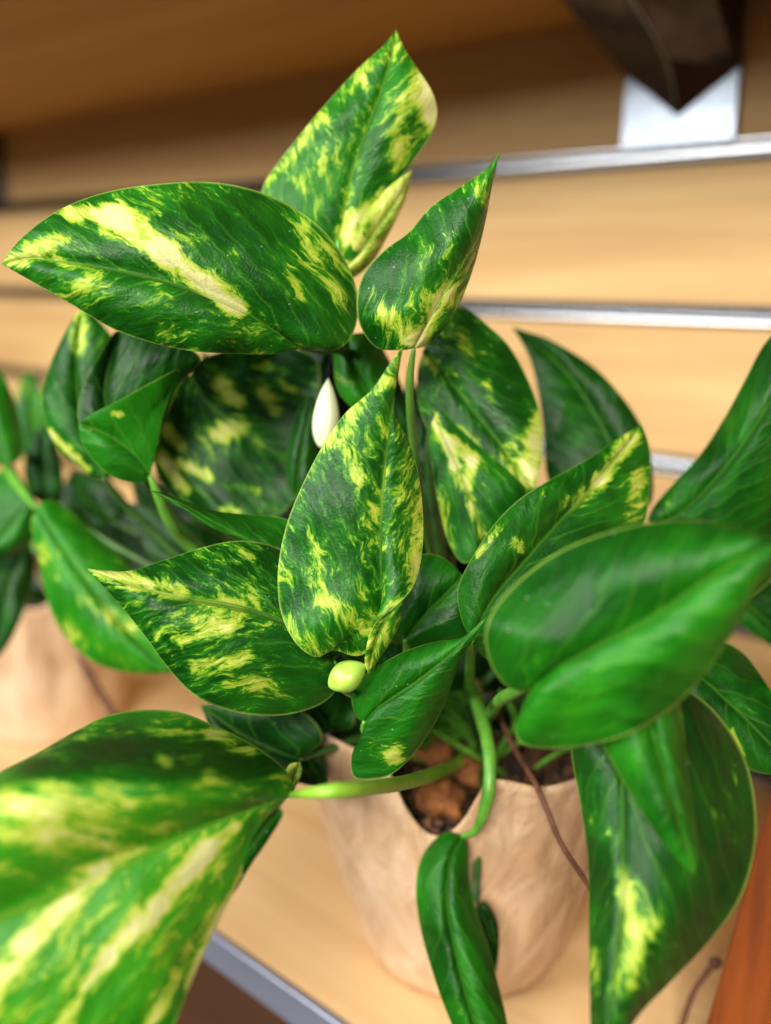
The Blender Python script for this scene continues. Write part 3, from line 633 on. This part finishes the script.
# ---- shelves
ZS = .5165
up = thing('wall_shelf', (-.7, -.16, ZS), 'upper wooden shelf seen from below along the top of the picture', 'shelf')
box('shelf_board', (-2.6, -.315, ZS), (1.0, -.001, ZS+.02), UNDER, up, bevel=.001)
lo = thing('wall_shelf', (-.7, -.18, 0), 'pale wooden shelf with a grey metal front rail carrying both pots', 'shelf')
box('shelf_board', (-2.6, -.353, -.019), (1.0, -.004, 0), SHELF, lo, bevel=.001)
box('front_rail', (-2.6, -.3575, -.0185), (1.0, -.3532, .0012), RAIL, lo, bevel=.0008)
bt = thing('wall_shelf', (-.7, -.18, -.42), 'dark brown lower shelf glimpsed below the grey front rail', 'shelf')
box('shelf_board', (-2.6, -.45, -.44), (1.0, -.004, -.42), DARKWOOD, bt, bevel=.001)
box('front_rail', (-2.6, -.4545, -.44), (1.0, -.4505, -.418), DSTEEL, bt, bevel=.001)

# ---- bracket under the upper shelf
def bracket(dx, label):
    pts = {k: WALL(*v) for k, v in dict(tip=(680,118), l=(628,78), r=(742,76), bl=(629,138), br=(740,131)).items()}
    zb = .4325
    b = thing('shelf_bracket', (pts['tip'].x+dx, 0, zb), label, 'bracket', 'brackets holding the upper shelf')
    xl, xr = pts['l'].x+dx, pts['r'].x+dx; xt = pts['tip'].x+dx; zt = pts['tip'].z
    box('back_plate', (xl, -.0035, zb), (xr, -.0004, ZS-.001), STEEL, b, bevel=.0006)
    zl = pts['l'].z; zu = ZS-.0015; yo = -.075; xm = xt+.004
    T = (xt, -.0045, zt); Lw = (xl+.001, -.0045, zl); Rw = (xr-.001, -.0045, zl-.004); Lu = (xl+.001, -.0045, zu); Ru = (xr-.001, -.0045, zu)
    Lo = (xl-.012, yo, zu); Ro = (xr+.004, yo, zu); Mo = (xm, yo-.02, zu-.004); Mm = (xm, -.034, zt+.03)
    V = [T, Lw, Rw, Lu, Ru, Lo, Ro, Mo, Mm]
    Fc = [(0,8,1), (1,8,7,5), (0,2,8), (2,6,7,8), (1,5,3), (2,4,6), (3,5,7,6,4), (0,1,3,4,2)]
    mesh('gusset', V, Fc, DSTEEL, b, smooth=False, bevel=.0012)
    tube('ridge', [Vector(T)+Vector((.001,-.003,.002)), Vector(Mm)+Vector((0,-.0015,0)), Vector(Mo)+Vector((0,-.001,-.003))], .0006, .0008, STEEL, b)
bracket(0, 'folded metal shelf bracket with a bright plate at the top right')
bracket(-.935, 'dark shelf bracket cut off by the left edge of the picture')

# ---- wooden planter at the right edge
pl = thing('wooden_planter', (-.06, -.2, 0), 'orange brown tapered wooden planter at the lower right edge', 'planter')
def frus(name, x0, x1, y0, y1, z0, z1, tp, mat, parent):
    xm, ym = (x0+x1)/2, (y0+y1)/2
    def q(x, y, z, k): return (xm+(x-xm)*k, ym+(y-ym)*k, z)
    V = [q(x0,y0,z0,1), q(x1,y0,z0,1), q(x1,y1,z0,1), q(x0,y1,z0,1), q(x0,y0,z1,tp), q(x1,y0,z1,tp), q(x1,y1,z1,tp), q(x0,y1,z1,tp)]
    return mesh(name, V, [(3,2,1,0),(4,5,6,7),(0,1,5,4),(1,2,6,5),(2,3,7,6),(3,0,4,7)], mat, parent, smooth=False, bevel=.002)
e = onshelf(684, 1100)
frus('box_wall', e.x, e.x+.12, e.y, e.y+.12, 0, .19, .66, ORANGE, pl)
frus('rim', e.x+.018, e.x+.102, e.y+.018, e.y+.102, .1903, .20, 1.0, ORANGE, pl)

# ------------------------------------------------------------------ light
w = bpy.data.worlds.new('World'); scn.world = w; w.use_nodes = True
wt = w.node_tree; bg = wt.nodes['Background']
tc = wt.nodes.new('ShaderNodeTexCoord'); dp = wt.nodes.new('ShaderNodeVectorMath'); dp.operation = 'DOT_PRODUCT'
dp.inputs[1].default_value = (.2, -.62, .76); wt.links.new(tc.outputs['Generated'], dp.inputs[0])
rp = wt.nodes.new('ShaderNodeValToRGB'); wt.links.new(dp.outputs['Value'], rp.inputs[0])
e_ = rp.color_ramp.elements
while len(e_) < 4: e_.new(.5)
for q_, (p_, c_) in zip(e_, [(0, (.10, .07, .045, 1)), (.35, (.18, .15, .12, 1)), (.65, (.72, .66, .58, 1)), (1, (1.15, 1.13, 1.06, 1))]): q_.position = p_; q_.color = c_
wt.links.new(rp.outputs[0], bg.inputs[0]); bg.inputs[1].default_value = .235
def area(name, loc, target, sx, sy, power, col):
    l = bpy.data.lights.new(name, 'AREA'); l.shape = 'RECTANGLE'; l.size = sx; l.size_y = sy; l.energy = power; l.color = col
    o = bpy.data.objects.new(name, l); COL.objects.link(o); o.location = loc
    o.rotation_euler = (Vector(target)-Vector(loc)).to_track_quat('-Z', 'Y').to_euler(); return o
area('shop_light', (.6, -2.0, 1.20), (-.3, -.2, .2), .9, .4, 71, (1, .94, .85))
area('ceiling_light', (-1.2, -2.1, .98), (-.3, -.2, .25), 1.0, .55, 54, (1, .985, .94))
scn.view_settings.view_transform = 'Standard'; scn.view_settings.look = 'None'; scn.view_settings.exposure = 0; scn.view_settings.gamma = 1
scn.cycles.use_denoising = True; scn.cycles.max_bounces = 6
